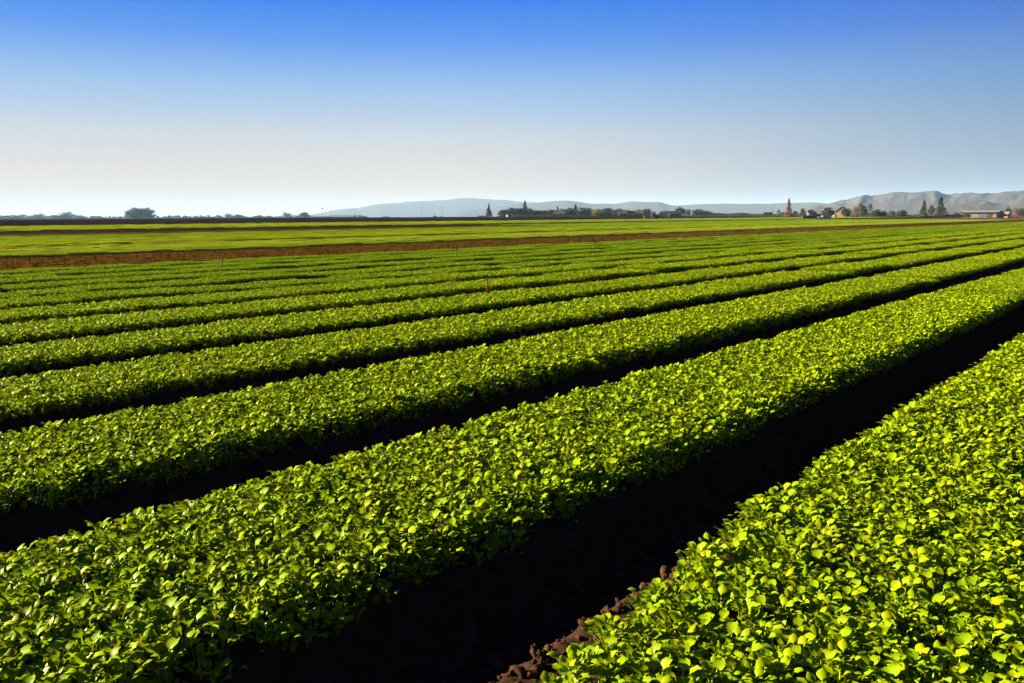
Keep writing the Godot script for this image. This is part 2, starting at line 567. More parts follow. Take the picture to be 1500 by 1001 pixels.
func bed(k: int) -> void:
	var pc := P0 + PITCH * k
	var dull := k >= 7
	var label := ""
	if k == 0: label = "bright green spinach bed with sunlit brown clods spilling from its furrow edge"
	elif k == 1: label = "bright spinach bed facing the clod-edged bed across a black shaded furrow"
	elif k < 7: label = "bright green spinach bed, the %s beyond the bed edged with sunlit clods" % ORD[k]
	elif k == 12: label = "dull green crop bed bordering the strip of bare brown soil"
	else: label = "dull green crop bed, the %s past the last bright spinach bed" % ORD[k - 6]
	var node := thing("spinach_bed", label, "crop bed", fieldpt(pc, 0), -YAW, "dull green beds beside the bare soil strip" if dull else "bright green spinach beds")
	var a0 := maxf(0.25, 0.08 * pc - 1.2)
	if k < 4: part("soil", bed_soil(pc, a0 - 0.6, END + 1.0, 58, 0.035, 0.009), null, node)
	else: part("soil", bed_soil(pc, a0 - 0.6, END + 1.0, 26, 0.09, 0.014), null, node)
	var base: Color = Color(0.92, 0.97, 0.9) if dull else Color(1.08, 1.03, 0.9)
	var r := rng(4000 + k)
	# the near plants one by one
	var reach := sqrt(maxf(0.0, 14.0 * 14.0 - pc * pc))
	reach = reach if reach > a0 + 1.0 else a0
	reach = ceilf(reach - a0) + a0
	var xf := []
	var cl := []
	for i in 10: xf.append([]); cl.append([])
	var singles := []
	var count := int((reach - a0) * 1.52 * 640.0)
	for i in count:
		var x := r.randf_range(-0.77, 0.75)
		var a := r.randf_range(a0, reach)
		var edge := (0.69 if x < 0.0 else 0.60) + 0.03 * wave.get_noise_2d(a * 60.0, k * 31.0 + signf(x) * 9.0) + 0.02 * wave.get_noise_2d(a * 300.0, k * 11.0 + signf(x) * 5.0)
		if k >= 3: edge -= 0.02 if x < 0.0 else 0.04
		if dull: edge -= 0.04
		if k == 0 and x < 0.0 and a < 3.2: edge -= 0.24 * (3.2 - a) / 3.2
		if k == 0 and x < 0.0: edge -= 0.015
		if k == 4 and x < 0.0 and a < 5.0: edge -= 0.10
		if absf(x) > edge: continue
		var gap := wave.get_noise_2d(a * 130.0 + k * 77.0, x * 130.0)
		if gap < -0.68: continue
		var p := pc - x
		var sc := r.randf_range(0.86, 1.03) * (1.0 + 0.06 * wave.get_noise_2d(a * 45.0, x * 45.0 + k * 19.0))
		if dull: sc *= 0.82
		if k < 3 and r.randf() < 0.012: sc *= 1.2
		var t := Transform3D(plant_basis(r, x) * sc, Vector3(x, canopy_lift(x) - 0.012, -a))
		var g := r.randf_range(0.82, 1.18)
		var col := base * Color(g * r.randf_range(0.9, 1.12), g, g)
		col.a = 1.0
		var n := r.randi() % 10
		if k < 2:
			var w := fieldpt(p, a)
			var ang := atan2(w.x, -w.z)
			if absf(ang) < 0.53 and -w.z > 1.95: singles.append([w.length(), n, t])
		xf[n].append(t)
		cl[n].append(col)
	if k < 2:
		# the leaves that show largest are parts of their own: taken from the plants nearest the camera
		singles.sort_custom(func(u, w): return u[0] < w[0])
		var near := {}
		for s in singles.slice(0, 37):
			near[s[2]] = true
			for q in plant_leaves[s[1]]:
				var o := part("leaf", leaf_meshes[q[0]], M["leaf_tint_%d" % (r.randi() % 4)], node)
				o.transform = s[2] * q[1]
		for n in 10:
			var keep := []
			var keepc := []
			for i in xf[n].size():
				if not near.has(xf[n][i]): keep.append(xf[n][i]); keepc.append(cl[n][i])
			xf[n] = keep
			cl[n] = keepc
	for n in 10:
		if xf[n].size() > 8: many("foliage", plant_meshes[n], xf[n], cl[n], node)
	# farther off in metre-long pieces
	var px := []
	var pcl := []
	for i in 6: px.append([]); pcl.append([])
	var a := reach + 0.5
	while a < END:
		var n := r.randi() % 6
		var ang := 0.0
		var sy := r.randf_range(0.94, 1.06) * (1.0 + 0.07 * wave.get_noise_2d(a * 9.0, k * 40.0))
		px[n].append(Transform3D(Basis(Vector3.UP, ang).scaled(Vector3(r.randf_range(0.93, 0.99), sy * (0.94 if dull else 1.0), 1.06) * (Vector3(0.93, 1, 1) if dull else Vector3.ONE)), Vector3(r.randf_range(-0.02, 0.02), 0, -a)))
		var g := r.randf_range(0.93, 1.07)
		var col := base * Color(g, g, g)
		col.a = 1.0
		pcl[n].append(col)
		a += 1.0
	for n in 6:
		if px[n].size() > 8: many("foliage", patch_meshes[n], px[n], pcl[n], node)
	if k <= 2: clods(k, node, pc)

func clod_shape(s: int) -> MB:
	var b := MB.new()
	var f := FastNoiseLite.new()
	f.seed = s
	f.frequency = 0.9
	var rings := 7
	var sides := 9
	var f2 := FastNoiseLite.new()
	f2.seed = s + 9
	f2.frequency = 2.6
	for i in rings:
		var th := PI * (i + 0.5) / rings
		for k in sides:
			var ph := TAU * (k + 0.5 * (i % 2)) / sides
			var d := Vector3(sin(th) * cos(ph), cos(th), sin(th) * sin(ph))
			b.vert(d * (1.0 + 0.8 * f.get_noise_3dv(d * 1.6) + 0.5 * f2.get_noise_3dv(d)) * Vector3(1.0, 0.62, 1.25))
	for i in rings - 1:
		for k in sides:
			var s0 := i * sides + k
			var s1 := i * sides + (k + 1) % sides
			b.quad(s0, s0 + sides, s1 + sides, s1)
	for k in range(1, sides - 1):
		b.tri(0, k, k + 1)
		b.tri((rings - 1) * sides, (rings - 1) * sides + k + 1, (rings - 1) * sides + k)
	return b

func clods(k: int, node: Node3D, pc: float) -> void:
	var r := rng(600 + k)
	var meshes := []
	for i in 4: meshes.append(clod_shape(40 + i).done(M.clod))
	var xf := [[], [], [], []]
	for i in 5000:
		var a := 0.3 + 11.0 * pow(r.randf(), 1.6)
		var x := r.randf_range(0.66, 0.99) * (-1.0 if r.randf() < 0.62 else 1.0)
		var s := 0.003 + 0.010 * pow(r.randf(), 3.0)
		var t := Transform3D(Basis(Vector3(r.randf(), r.randf(), r.randf()).normalized(), r.randf() * TAU) * s, Vector3(x, soil_height(x, pc - x, a) + s * 0.45, -a))
		xf[r.randi() % 4].append(t)
	for n in 4: many("soil_crumbs", meshes[n], xf[n], [], node)
	if k == 0:
		for i in 190:
			var a := 1.1 + 1.5 * pow(r.randf(), 1.4)
			var x := -r.randf_range(0.58, 0.88)
			var s := 0.005 + 0.017 * pow(r.randf(), 2.0)
			var o := part("clod", meshes[r.randi() % 4], null, node)
			o.transform = Transform3D(Basis(Vector3(r.randf(), r.randf(), r.randf()).normalized(), r.randf() * TAU) * s, Vector3(x, soil_height(x, pc - x, a) + s * 0.2, -a))
	# a few lone clods sit up on the shoulder further along
		for i in 14:
			var a := r.randf_range(3.5, 12.0)
			var x := -r.randf_range(0.70, 0.80)
			var s := r.randf_range(0.014, 0.030)
			var o := part("clod", meshes[r.randi() % 4], null, node)
			o.transform = Transform3D(Basis(Vector3(r.randf(), r.randf(), r.randf()).normalized(), r.randf() * TAU) * s, Vector3(x, soil_height(x, pc - x, a) + s * 0.5, -a))

func far_strip(label: String, p0: float, p1: float, a1: float, col: Color, size: float, missing: float, s: int, from := 0.0) -> void:
	# beds too far off to tell apart: one mass of leaves on low ridges
	var node := thing("crop_strip", label, "crop", fieldpt(p0, 0, 0.0), -YAW)
	node.set_meta("kind", "stuff")
	var r := rng(s)
	var px := []
	var pcl := []
	for i in 6: px.append([]); pcl.append([])
	var pc := p0 + PITCH / 2.0
	while pc < p1:
		var own := r.randf_range(0.9, 1.1)
		var own_red := r.randf_range(0.93, 1.07)
		var a := maxf(maxf(2.0, 0.12 * pc - 3.0), from + own * 12.0)
		while a < a1:
			if r.randf() > missing:
				var n := r.randi() % 6
				var g := r.randf_range(0.88, 1.12)
				var c := col * Color(g * own * own_red, g * own, g * own)
				c.a = 1.0
				var wide := 0.93
				px[n].append(Transform3D(Basis.IDENTITY.scaled(Vector3(wide, size * r.randf_range(0.9, 1.1), size)), Vector3(-(pc - p0), rise(pc) - 0.10, -a)))
				pcl[n].append(c)
			a += size
		pc += PITCH
	for n in 6: many("foliage", patch_meshes[n], px[n], pcl[n], node)

func strip_soil(called: String, p0: float, p1: float, a0: float, a1: float, dp: float, step: float, grow: float, ridge: float, bump: float, mat: Material, lift := 0.0) -> MeshInstance3D:
	var b := MB.new()
	var cols := int(ceil((p1 - p0) / dp))
	var rows := 0
	var a := a0
	while true:
		for i in cols + 1:
			var p := lerpf(p0, p1, float(i) / cols)
			var x: float = absf(fposmod(p - P0 + PITCH / 2.0, PITCH) - PITCH / 2.0)
			var y := ridge * (1.0 - smoothstep(0.62, 0.92, x)) + bump * (rough.get_noise_2d(p * 4.0, a * 4.0) + 0.7 * rough.get_noise_2d(p * 14.0, a * 14.0))
			if i == 0 or i == cols: y = -0.06
			b.vert(fieldpt(p, a, rise(p) + y + lift))
		rows += 1
		if a >= a1: break
		a = minf(a1, a + maxf(step, a * grow))
	for j in rows - 1:
		for i in cols:
			var s := j * (cols + 1) + i
			b.quad(s, s + 1, s + cols + 2, s + cols + 1)
	return ground_piece(called, b.done(mat), null)

func big_ground() -> void:
	var b := MB.new()
	var ps := [-30000.0, -3000.0, -300.0, -40.0, 0.0, 100.0, 180.0, 260.0, 340.0, 420.0, 600.0, 1500.0, 6000.0, 30000.0]
	var as_ := [-30000.0, -3000.0, -300.0, 0.0, 100.0, 300.0, 700.0, 1500.0, 4000.0, 30000.0]
	for p in ps:
		for a in as_: b.vert(fieldpt(p, a, rise(p) - 0.12))
	for i in ps.size() - 1:
		for j in as_.size() - 1:
			var s := i * as_.size() + j
			b.quad(s, s + as_.size(), s + as_.size() + 1, s + 1)
	ground_piece("ground", b.done(M.ground), null)

func sheet(called: String, p0: float, p1: float, a0: float, a1: float, mat: Material, lift: float) -> void:
	var b := MB.new()
	var n := 8
	for i in n + 1:
		var p := lerpf(p0, p1, float(i) / n)
		b.vert(fieldpt(p, a0, rise(p) + lift))
		b.vert(fieldpt(p, a1, rise(p) + lift))
	for i in n: b.quad(i * 2, i * 2 + 2, i * 2 + 3, i * 2 + 1)
	ground_piece(called, b.done(mat), null)


# ------------------------------------------------------------------ irrigation line
func riser(p: float, a: float, label: String, group: String, h := 0.56) -> void:
	var o := thing("sprinkler_riser", label, "sprinkler", fieldpt(p, a, 0.0), 0.0, group)
	var b := MB.new()
	b.tube([Vector3(0, 0.0, 0), Vector3(0, h, 0)], [0.011, 0.011], 10)
	b.tube([Vector3(0, 0.0, 0), Vector3(0, 0.06, 0)], [0.018, 0.016], 10)
	part("pipe", b.done(), M.rust_red, o)
	var c := MB.new()
	c.tube([Vector3(0, h, 0), Vector3(0, h + 0.03, 0), Vector3(0, h + 0.035, 0), Vector3(0, h + 0.075, 0)], [0.016, 0.016, 0.012, 0.011], 10)
	part("sprinkler_body", c.done(), M.brass, o)
	var d := MB.new()
	d.tube([Vector3(0.0, h + 0.05, 0), Vector3(0.05, h + 0.085, 0.01)], [0.013, 0.010], 8)
	d.box(Transform3D(Basis(Vector3.UP, 0.3), Vector3(-0.03, h + 0.10, 0)), Vector3(0.09, 0.018, 0.022))
	d.tube([Vector3(0, h + 0.07, 0), Vector3(0, h + 0.125, 0)], [0.007, 0.007], 6)
	part("sprinkler_arm", d.done(), M.brass, o)

func irrigation() -> void:
	var i := 0
	for a in [2.4, 10.4, 18.8, 26.7, 34.8, 42.8, 50.8, 58.8, 66.8, 74.8]:
		riser(9.72, a, "thin rust red sprinkler riser standing in the furrow between bright spinach beds", "sprinkler risers between the bright beds")
	for a in [3.0, 11.03, 19.9, 28.3, 36.0, 44.8, 53.0, 61.0, 69.0, 77.0]:
		riser(20.05, a, "thin red sprinkler riser standing among the dull green crop beds", "sprinkler risers among the dull beds")
	var o := thing("irrigation_pipe", "grey aluminium irrigation pipe lying in the furrow beside the red sprinkler risers", "pipe", fieldpt(9.86, 0), -YAW)
	var n := 0
	for k in 3:
		var b := MB.new()
		b.tube([Vector3(0, 0.185, -0.2 - k * 6.1), Vector3(0, 0.185, -6.1 - k * 6.1)], [0.038, 0.038], 14)
		part("pipe_length", b.done(), M.aluminium, o)
		var c := MB.new()
		c.tube([Vector3(0, 0.185, -6.0 - k * 6.1), Vector3(0, 0.185, -6.25 - k * 6.1)], [0.05, 0.05], 14)
		part("coupling", c.done(), M.aluminium, o)


# ------------------------------------------------------------------ trees (unit height and width, scaled when placed)
func clump_crown(s: int, shape: String, clumps: int, leaves: int, size: float, loose: float) -> Mesh:
	var r := rng(s)
	var b := MB.new()
	for k in clumps:
		var c := Vector3.ZERO
		var rad := 0.12
		if shape == "round":
			var d := Vector3(r.randfn(), r.randfn() * 0.9 + 0.15, r.randfn()).normalized()
			var m := pow(r.randf(), 0.45)
			c = Vector3(d.x * 0.42 * m, 0.52 + d.y * 0.40 * m, d.z * 0.42 * m)
			rad = r.randf_range(0.07, 0.14)
		elif shape == "cone":
			var t := pow(r.randf(), 1.35)
			var an := r.randf() * TAU
			var q := 0.46 * (1.0 - t) * (0.75 + 0.25 * sin(t * 40.0)) * sqrt(r.randf_range(0.25, 1.0))
			c = Vector3(cos(an) * q, 0.10 + t * 0.88, sin(an) * q)
			rad = lerpf(0.10, 0.03, t)
		elif shape == "column":
			var t := r.randf()
			var an := r.randf() * TAU
			var q := 0.42 * sqrt(maxf(0.0, sin(PI * pow(0.06 + 0.94 * t, 0.7)))) * sqrt(r.randf_range(0.2, 1.0))
			c = Vector3(cos(an) * q, 0.05 + t * 0.92, sin(an) * q)
			rad = 0.06
		for i in leaves:
			var p := c + Vector3(r.randfn(), r.randfn() * 0.75, r.randfn()) * rad * loose
			if p.y < 0.03: continue
			var u := Vector3(r.randfn(), r.randfn(), r.randfn()).normalized()
			var w := u.cross(Vector3(r.randfn(), r.randfn(), r.randfn())).normalized()
			var z := size * r.randf_range(0.6, 1.4)
			var g := r.randf_range(0.75, 1.25)
			b.face([p - u * z, p - w * z * 0.6, p + u * z, p + w * z * 0.6], Color(g * r.randf_range(0.9, 1.12), g, g))
	return b.done()

func tree_trunk(s: int, shape: String) -> Mesh:
	var r := rng(s)
	var b := MB.new()
	var top := 0.9 if shape == "cone" else 0.62
	b.tube([Vector3(0, 0, 0), Vector3(0.01, 0.2, 0.005), Vector3(0, 0.45, 0), Vector3(0.01, top, 0)], [0.045, 0.034, 0.024, 0.008], 7)
	for k in (7 if shape != "column" else 3):
		var an := k * 2.4 + r.randf()
		var y := r.randf_range(0.2, 0.5)
		var l := r.randf_range(0.2, 0.36)
		var e := Vector3(cos(an) * l, y + l * (0.75 if shape != "cone" else 0.1), sin(an) * l)
		b.tube([Vector3(0, y, 0), Vector3(0, y, 0).lerp(e, 0.5) + Vector3(0, 0.02, 0), e], [0.018, 0.011, 0.004], 5, false)
	return b.done(M.bark)

func twig_shape(s: int) -> Mesh:
	var r := rng(s)
	var b := MB.new()
	for k in 60:
		var an := r.randf() * TAU
		var y := r.randf_range(0.3, 0.6)
		var l := r.randf_range(0.25, 0.42)
		var e := Vector3(cos(an) * l * r.randf_range(0.3, 1.0), y + l * r.randf_range(0.5, 1.0), sin(an) * l * r.randf_range(0.3, 1.0))
		var m := Vector3(0, y, 0).lerp(e, 0.45)
		b.tube([Vector3(0, y, 0), m, e], [0.009, 0.006, 0.002], 3, false)
		for q in 5:
			var f := m.lerp(e, r.randf()) 
			b.tube([f, f + Vector3(r.randfn(), absf(r.randfn()), r.randfn()) * 0.06], [0.004, 0.0015], 3, false)
	return b.done()

func trees() -> void:
	var crowns := {"round": [], "cone": [], "column": [], "bare": []}
	var trunks := {}
	for i in 4: crowns.round.append(clump_crown(10 + i, "round", 85, 46, 0.028, 0.62))
	for i in 3: crowns.cone.append(clump_crown(20 + i, "cone", 100, 40, 0.028, 0.62))
	for i in 2: crowns.column.append(clump_crown(30 + i, "column", 60, 34, 0.024, 0.8))
	for i in 2: crowns.bare.append(clump_crown(35 + i, "round", 60, 26, 0.020, 0.9))
	for k in ["round", "cone", "column"]: trunks[k] = tree_trunk(50, k)
	var twigs := [twig_shape(70), twig_shape(71)]
	var kinds := {
		"round_haze": ["broad_tree", "round", "crown_dark", "hazy grey green tree far beyond the ploughed field", "hazy trees beyond the ploughed field"],
		"round_big": ["broad_tree", "round", "crown_dark", "large dense dark tree standing alone above the hazy hedge line", "pair of trees forming the big lone clump"],
		"bare": ["bare_tree", "bare", "crown_twig", "thin bare brown tree among the hazy trees beyond the ploughed field", "bare brown trees"],
		"spire": ["conifer_tree", "cone", "crown_dark", "slim solitary conifer on the flat horizon beside the dark treeline", ""],
		"round_dark": ["broad_tree", "round", "crown_dark", "dark green rounded tree in the line behind the brown field", "dark rounded trees behind the brown field"],
		"conifer": ["conifer_tree", "cone", "crown_dark", "dark pointed conifer rising over the treeline", "dark conifers over the treeline"],
		"yellow": ["broad_tree", "round", "crown_yellow", "yellow autumn tree in the dark treeline beside the tractor", "yellow autumn trees"],
		"round_olive": ["broad_tree", "round", "crown_olive", "olive brown rounded tree near the farm buildings", "olive brown trees"],
		"cypress": ["cypress_tree", "column", "crown_dark", "narrow black green cypress near the pale house", "narrow cypresses"],
		"orange_spire": ["conifer_tree", "cone", "crown_orange", "tall rust orange pointed tree beyond the truck", ""],
		"orange": ["broad_tree", "bare", "crown_orange", "orange leafed autumn tree next to farm buildings", "orange autumn trees"],
		"bush": ["bush", "round", "crown_olive", "low rounded bush beside the long pale barn", "bushes beside the barn"],
	}
	var r := rng(5)
	var proto := {}
	for t in TREES:
		var d: Array = kinds[t[0]]
		var shape: String = d[1]
		var set_: Array = crowns[shape]
		var v := r.randi() % set_.size()
		var across: float = 750.0 + 1167.0 * t[1] / -t[2]
		var label: String = d[3]
		if t[0] == "round_dark": label = "dark rounded tree in the dense treeline between the slim conifer and the tractor" if across < 948.0 else "dark rounded tree in the thin row between the tractor and the rust orange pointed tree" if across < 1150.0 else "dark rounded tree among the farm buildings beyond the pickup truck"
		if t[0] == "round_haze": label = "hazy tree in the distant row running up to the big lone clump" if across < 180.0 else "hazy tree in the distant row beside the long grey sheds" if across < 600.0 else "small hazy tree near the slim solitary conifer" if across < 720.0 else "grey hazy tree behind the farm buildings"
		if t[0] == "round_olive": label = "olive brown tree close to the tractor" if across < 1100.0 else "olive brown tree behind the pickup truck and its trailer" if across < 1230.0 else "olive brown tree between the cypresses and the barn"
		if t[0] == "conifer" and across > 1200.0: label = "tall dark conifer standing near the long pale barn"
		var node := thing(d[0], label, "bush" if d[0] == "bush" else "tree", standing(t[1], t[2]), r.randf() * TAU, d[4])
		var fat := 1.45 if t[0] == "round_dark" else 1.4 if t[0] == "yellow" else 1.18
		node.scale = Vector3(t[3] * fat, t[4] * 1.06, t[3] * fat)
		part("trunk", trunks["round" if shape == "bare" else shape], null, node)
		part("crown", set_[v], M[d[2]], node)
		if shape == "bare": part("twigs", twigs[v % 2], M.bark, node)
		if t[0] == "orange_spire": tag(node, d[3], "tree")


# ------------------------------------------------------------------ far hedges, buildings, vehicles
func hedge(label: String, p0: Vector2, p1: Vector2, h: float, mat: Material, s: int) -> void:
	var r := rng(s)
	var o := thing("hedge", label, "hedge", standing((p0.x + p1.x) / 2, (p0.y + p1.y) / 2))
	var b := MB.new()
	var st := MB.new()
	var len := p0.distance_to(p1)
	var n := int(len * (40.0 if h < 5.0 else 26.0))
	for i in n:
		var f := r.randf()
		var q := p0.lerp(p1, f)
		var top := h * (0.75 + 0.4 * wave.get_noise_1d(f * len * 6.0 + s * 50.0))
		var p := Vector3(q.x, top * sqrt(r.randf()), q.y + r.randf_range(-1.2, 1.2) * (3.0 if h > 5.0 else 1.0)) - Vector3(o.position.x, 0, o.position.z)
		var u := Vector3(r.randfn(), r.randfn(), r.randfn()).normalized()
		var w := u.cross(Vector3(r.randfn(), r.randfn(), r.randfn())).normalized()
		var z := r.randf_range(0.4, 0.8) * (2.0 if h > 5.0 else 0.6)
		var g := r.randf_range(0.75, 1.25)
		b.face([p - u * z, p - w * z * 0.6, p + u * z, p + w * z * 0.6], Color(g, g, g))
	for i in int(len / 4.0):
		var q := p0.lerp(p1, (i + 0.5) / int(len / 4.0))
		var c := Vector3(q.x - o.position.x, 0, q.y - o.position.z)
		st.tube([c, c + Vector3(0.1, h * 0.6, 0)], [0.12, 0.05], 5, false)
	part("foliage", b.done(), mat, o)
	part("stems", st.done(M.bark), null, o)

func gable(o: Node3D, w: float, d: float, wall: float, ridge: float, wm: Material, rm: Material, over := 0.4) -> void:
	# long side along x, ridge along x
	var b := MB.new()
	b.face([Vector3(-w / 2, 0, d / 2), Vector3(-w / 2, wall, d / 2), Vector3(w / 2, wall, d / 2), Vector3(w / 2, 0, d / 2)])
	b.face([Vector3(w / 2, 0, -d / 2), Vector3(w / 2, wall, -d / 2), Vector3(-w / 2, wall, -d / 2), Vector3(-w / 2, 0, -d / 2)])
	for s in [-1.0, 1.0]:
		b.face([Vector3(s * w / 2, 0, -s * d / 2), Vector3(s * w / 2, wall, -s * d / 2), Vector3(s * w / 2, ridge, 0), Vector3(s * w / 2, wall, s * d / 2), Vector3(s * w / 2, 0, s * d / 2)])
	part("wall", b.done(), wm, o)
	var r := MB.new()
	var pitch := atan2(ridge - wall, d / 2)
	var slope := (d / 2 + over) / cos(pitch)
	for s in [-1.0, 1.0]:
		var c := Vector3(0, ridge + 0.06 - sin(pitch) * slope / 2, s * cos(pitch) * slope / 2)
		r.box(Transform3D(Basis(Vector3.RIGHT, s * pitch), c), Vector3(w + over * 2, 0.14, slope))
	part("roof", r.done(), rm, o)

func panel(called: String, o: Node3D, at: Vector3, size: Vector3, m: Material, turn := 0.0) -> MeshInstance3D:
	var b := MB.new()
	b.box(Transform3D(Basis(Vector3.UP, turn), at), size)
	return part(called, b.done(), m, o)

func window(o: Node3D, at: Vector3, w: float, h: float) -> void:
	var f := panel("window", o, at, Vector3(w, h, 0.10), M.white_plastic)
	panel("pane", f, at + Vector3(0, 0, 0.055), Vector3(w * 0.8, h * 0.8, 0.03), M.window_glass)

func buildings() -> void:
	var o := thing("barn", "long low pale barn with a dark red strip painting its eave shade and blue doors", "barn", standing(266.0, -455.0), -0.85)
	gable(o, 17.5, 8.0, 3.0, 3.9, M.white_wall, M.pale_roof, 0.9)
	panel("eave_shade_board", o, Vector3(0, 2.85, 4.95), Vector3(19.4, 0.75, 0.1), M.red_eave_shade)  # dark red board, coloured to stand in for the shade below the eave
	var dr := panel("door", o, Vector3(1.2, 1.3, 4.05), Vector3(3.2, 2.6, 0.12), M.blue_door)
	panel("handle", dr, Vector3(2.4, 1.2, 4.13), Vector3(0.1, 0.4, 0.06), M.dark_metal)
	panel("door", o, Vector3(5.2, 1.2, 4.05), Vector3(3.0, 2.4, 0.12), M.dark_opening)
	panel("door_track", o, Vector3(3.0, 2.8, 4.10), Vector3(9.0, 0.2, 0.16), M.grey_roof)
	for i in 3: window(o, Vector3(-7.0 + i * 2.6, 1.8, 4.05), 1.2, 1.0)
	o = thing("shed", "small cream shed joined to the end of the pale barn", "shed", standing(274.5, -446.5), -0.85)
	gable(o, 3.2, 4.0, 2.3, 3.0, M.cream_wall, M.grey_roof)
	panel("door", o, Vector3(0.2, 1.0, 2.06), Vector3(1.0, 2.0, 0.1), M.tractor_red)
	o = thing("farmhouse", "pale gabled farmhouse with a lit pink gable behind dark trees", "house", standing(177.3, -431.0), 1.05)
	gable(o, 8.0, 5.5, 3.6, 5.9, M.cream_wall, M.brown_roof)
	for i in 3: window(o, Vector3(-2.6 + i * 2.6, 1.9, 2.78), 0.9, 1.2)
	o = thing("water_tank", "small round cream tank beside the olive tree by the farmhouse", "tank", standing(161.2, -401.0))
	var b := MB.new()
	b.tube([Vector3(0, 0, 0), Vector3(0, 1.5, 0), Vector3(0, 1.95, 0), Vector3(0, 2.1, 0)], [0.95, 0.95, 0.6, 0.15], 18)
	part("shell", b.done(), M.cream_wall, o)
	var c := MB.new()
	c.tube([Vector3(0, 2.1, 0), Vector3(0, 2.22, 0)], [0.2, 0.2], 12)
	part("lid", c.done(), M.dark_metal, o)
	o = thing("open_shed", "white framed open shed standing beyond the brown field", "shed", standing(175.4, -550.0), -0.2)
	for x in [-2.7, 0.0, 2.7]:
		for z in [-1.6, 1.6]: panel("post", o, Vector3(x, 1.4, z), Vector3(0.25, 2.8, 0.25), M.white_plastic)
	panel("roof", o, Vector3(0, 3.1, 0), Vector3(6.2, 0.6, 4.0), M.white_wall)
	panel("back_wall", o, Vector3(0, 1.4, -1.75), Vector3(5.6, 2.8, 0.1), M.grey_wall)
	o = thing("warehouse", "long low blue grey warehouse far beyond the ploughed field", "warehouse", standing(-340.2, -1449.0), 0.05)
	o.scale = Vector3.ONE * 1.8
	gable(o, 19.0, 10.0, 3.4, 4.3, M.blue_wall, M.grey_roof)
	for i in 3: panel("door", o, Vector3(-6 + i * 6, 1.3, 5.05), Vector3(2.2, 2.6, 0.1), M.grey_wall)
	o = thing("packing_shed", "long low shed with dark green roof and pale wall", "shed", standing(-292.5, -1413.0), -0.06)
	o.scale = Vector3.ONE * 1.8
	gable(o, 21.0, 11.0, 3.0, 4.6, M.white_wall, M.green_roof, 0.8)
	for i in 4: panel("door", o, Vector3(-7.5 + i * 5.0, 1.2, 5.55), Vector3(2.4, 2.4, 0.1), M.dark_opening)
	# low houses half hidden in the treeline
	var hs := [[64.0, -612.0, 15.0, 0.1, "brown roofed low house in front of the dark treeline"], [37.0, -612.0, 8.0, -0.1, "small grey house tucked in the dark treeline"], [84.0, -585.0, 12.0, 0.05, "low grey roofed house under the yellow trees"], [116.0, -575.0, 9.0, 0.2, "small pale house right of the tractor by bare trees"]]
	for h in hs:
		o = thing("farmhouse", h[4], "house", standing(h[0], h[1]), h[3])
		gable(o, h[2], 7.0, 2.6, 4.3, M.grey_wall, M.brown_roof, 0.5)
		for i in 3: window(o, Vector3((i - 1) * h[2] * 0.3, 1.5, 3.55), 1.2, 1.1)
	o = thing("small_hut", "tiny white hut at the foot of the dark treeline", "hut", standing(-1.0, -600.0), 0.3)
	gable(o, 4.0, 3.0, 1.8, 2.6, M.white_plastic, M.white_wall)
	panel("door", o, Vector3(0, 0.9, 1.55), Vector3(0.8, 1.7, 0.08), M.grey_wall)
	# masts and poles
	o = thing("light_mast", "tall thin mast with a dark lamp head over the blue grey warehouse", "mast", standing(-342.0, -1461.0))
	o.scale = Vector3.ONE * 1.8
	b = MB.new()
	b.tube([Vector3(0, 0, 0), Vector3(0.6, 11.0, 0)], [0.22, 0.10], 8)
	part("pole", b.done(), M.pole_wood, o)
	panel("lamp_head", o, Vector3(0.6, 11.3, 0), Vector3(2.4, 0.8, 0.6), M.dark_metal)
	var poles := [[-182.0, -815.0, 9.0], [-158.0, -820.0, 11.0], [-88.0, -800.0, 11.0], [-68.0, -800.0, 11.0], [118.0, -580.0, 8.5], [182.0, -560.0, 8.0], [-415.0, -900.0, 12.0]]
	for q in poles:
		o = thing("utility_pole", "thin wooden utility pole standing on the far horizon", "pole", standing(q[0], q[1]), 0.4, "utility poles along the horizon")
		b = MB.new()
		b.tube([Vector3.ZERO, Vector3(0, q[2], 0)], [0.16, 0.11], 7)
		part("pole", b.done(), M.pole_wood, o)
		panel("crossarm", o, Vector3(0, q[2] - 0.7, 0.15), Vector3(2.0, 0.14, 0.12), M.pole_wood)

func wheel(o: Node3D, at: Vector3, rad: float, wide: float) -> void:
	# axle along z
	var b := MB.new()
	b.tube([Vector3(0, 0, -wide / 2), Vector3(0, 0, -wide * 0.4), Vector3(0, 0, wide * 0.4), Vector3(0, 0, wide / 2)], [rad * 0.9, rad, rad, rad * 0.9], 20)
	var w := Node3D.new()
	w.name = "wheel"
	o.add_child(w, true)
	w.position = at
	part("tyre", b.done(), M.tyre, w)
	var c := MB.new()
	c.tube([Vector3(0, 0, -wide * 0.53), Vector3(0, 0, wide * 0.53)], [rad * 0.5, rad * 0.5], 14)
	part("rim", c.done(), M.rim, w)

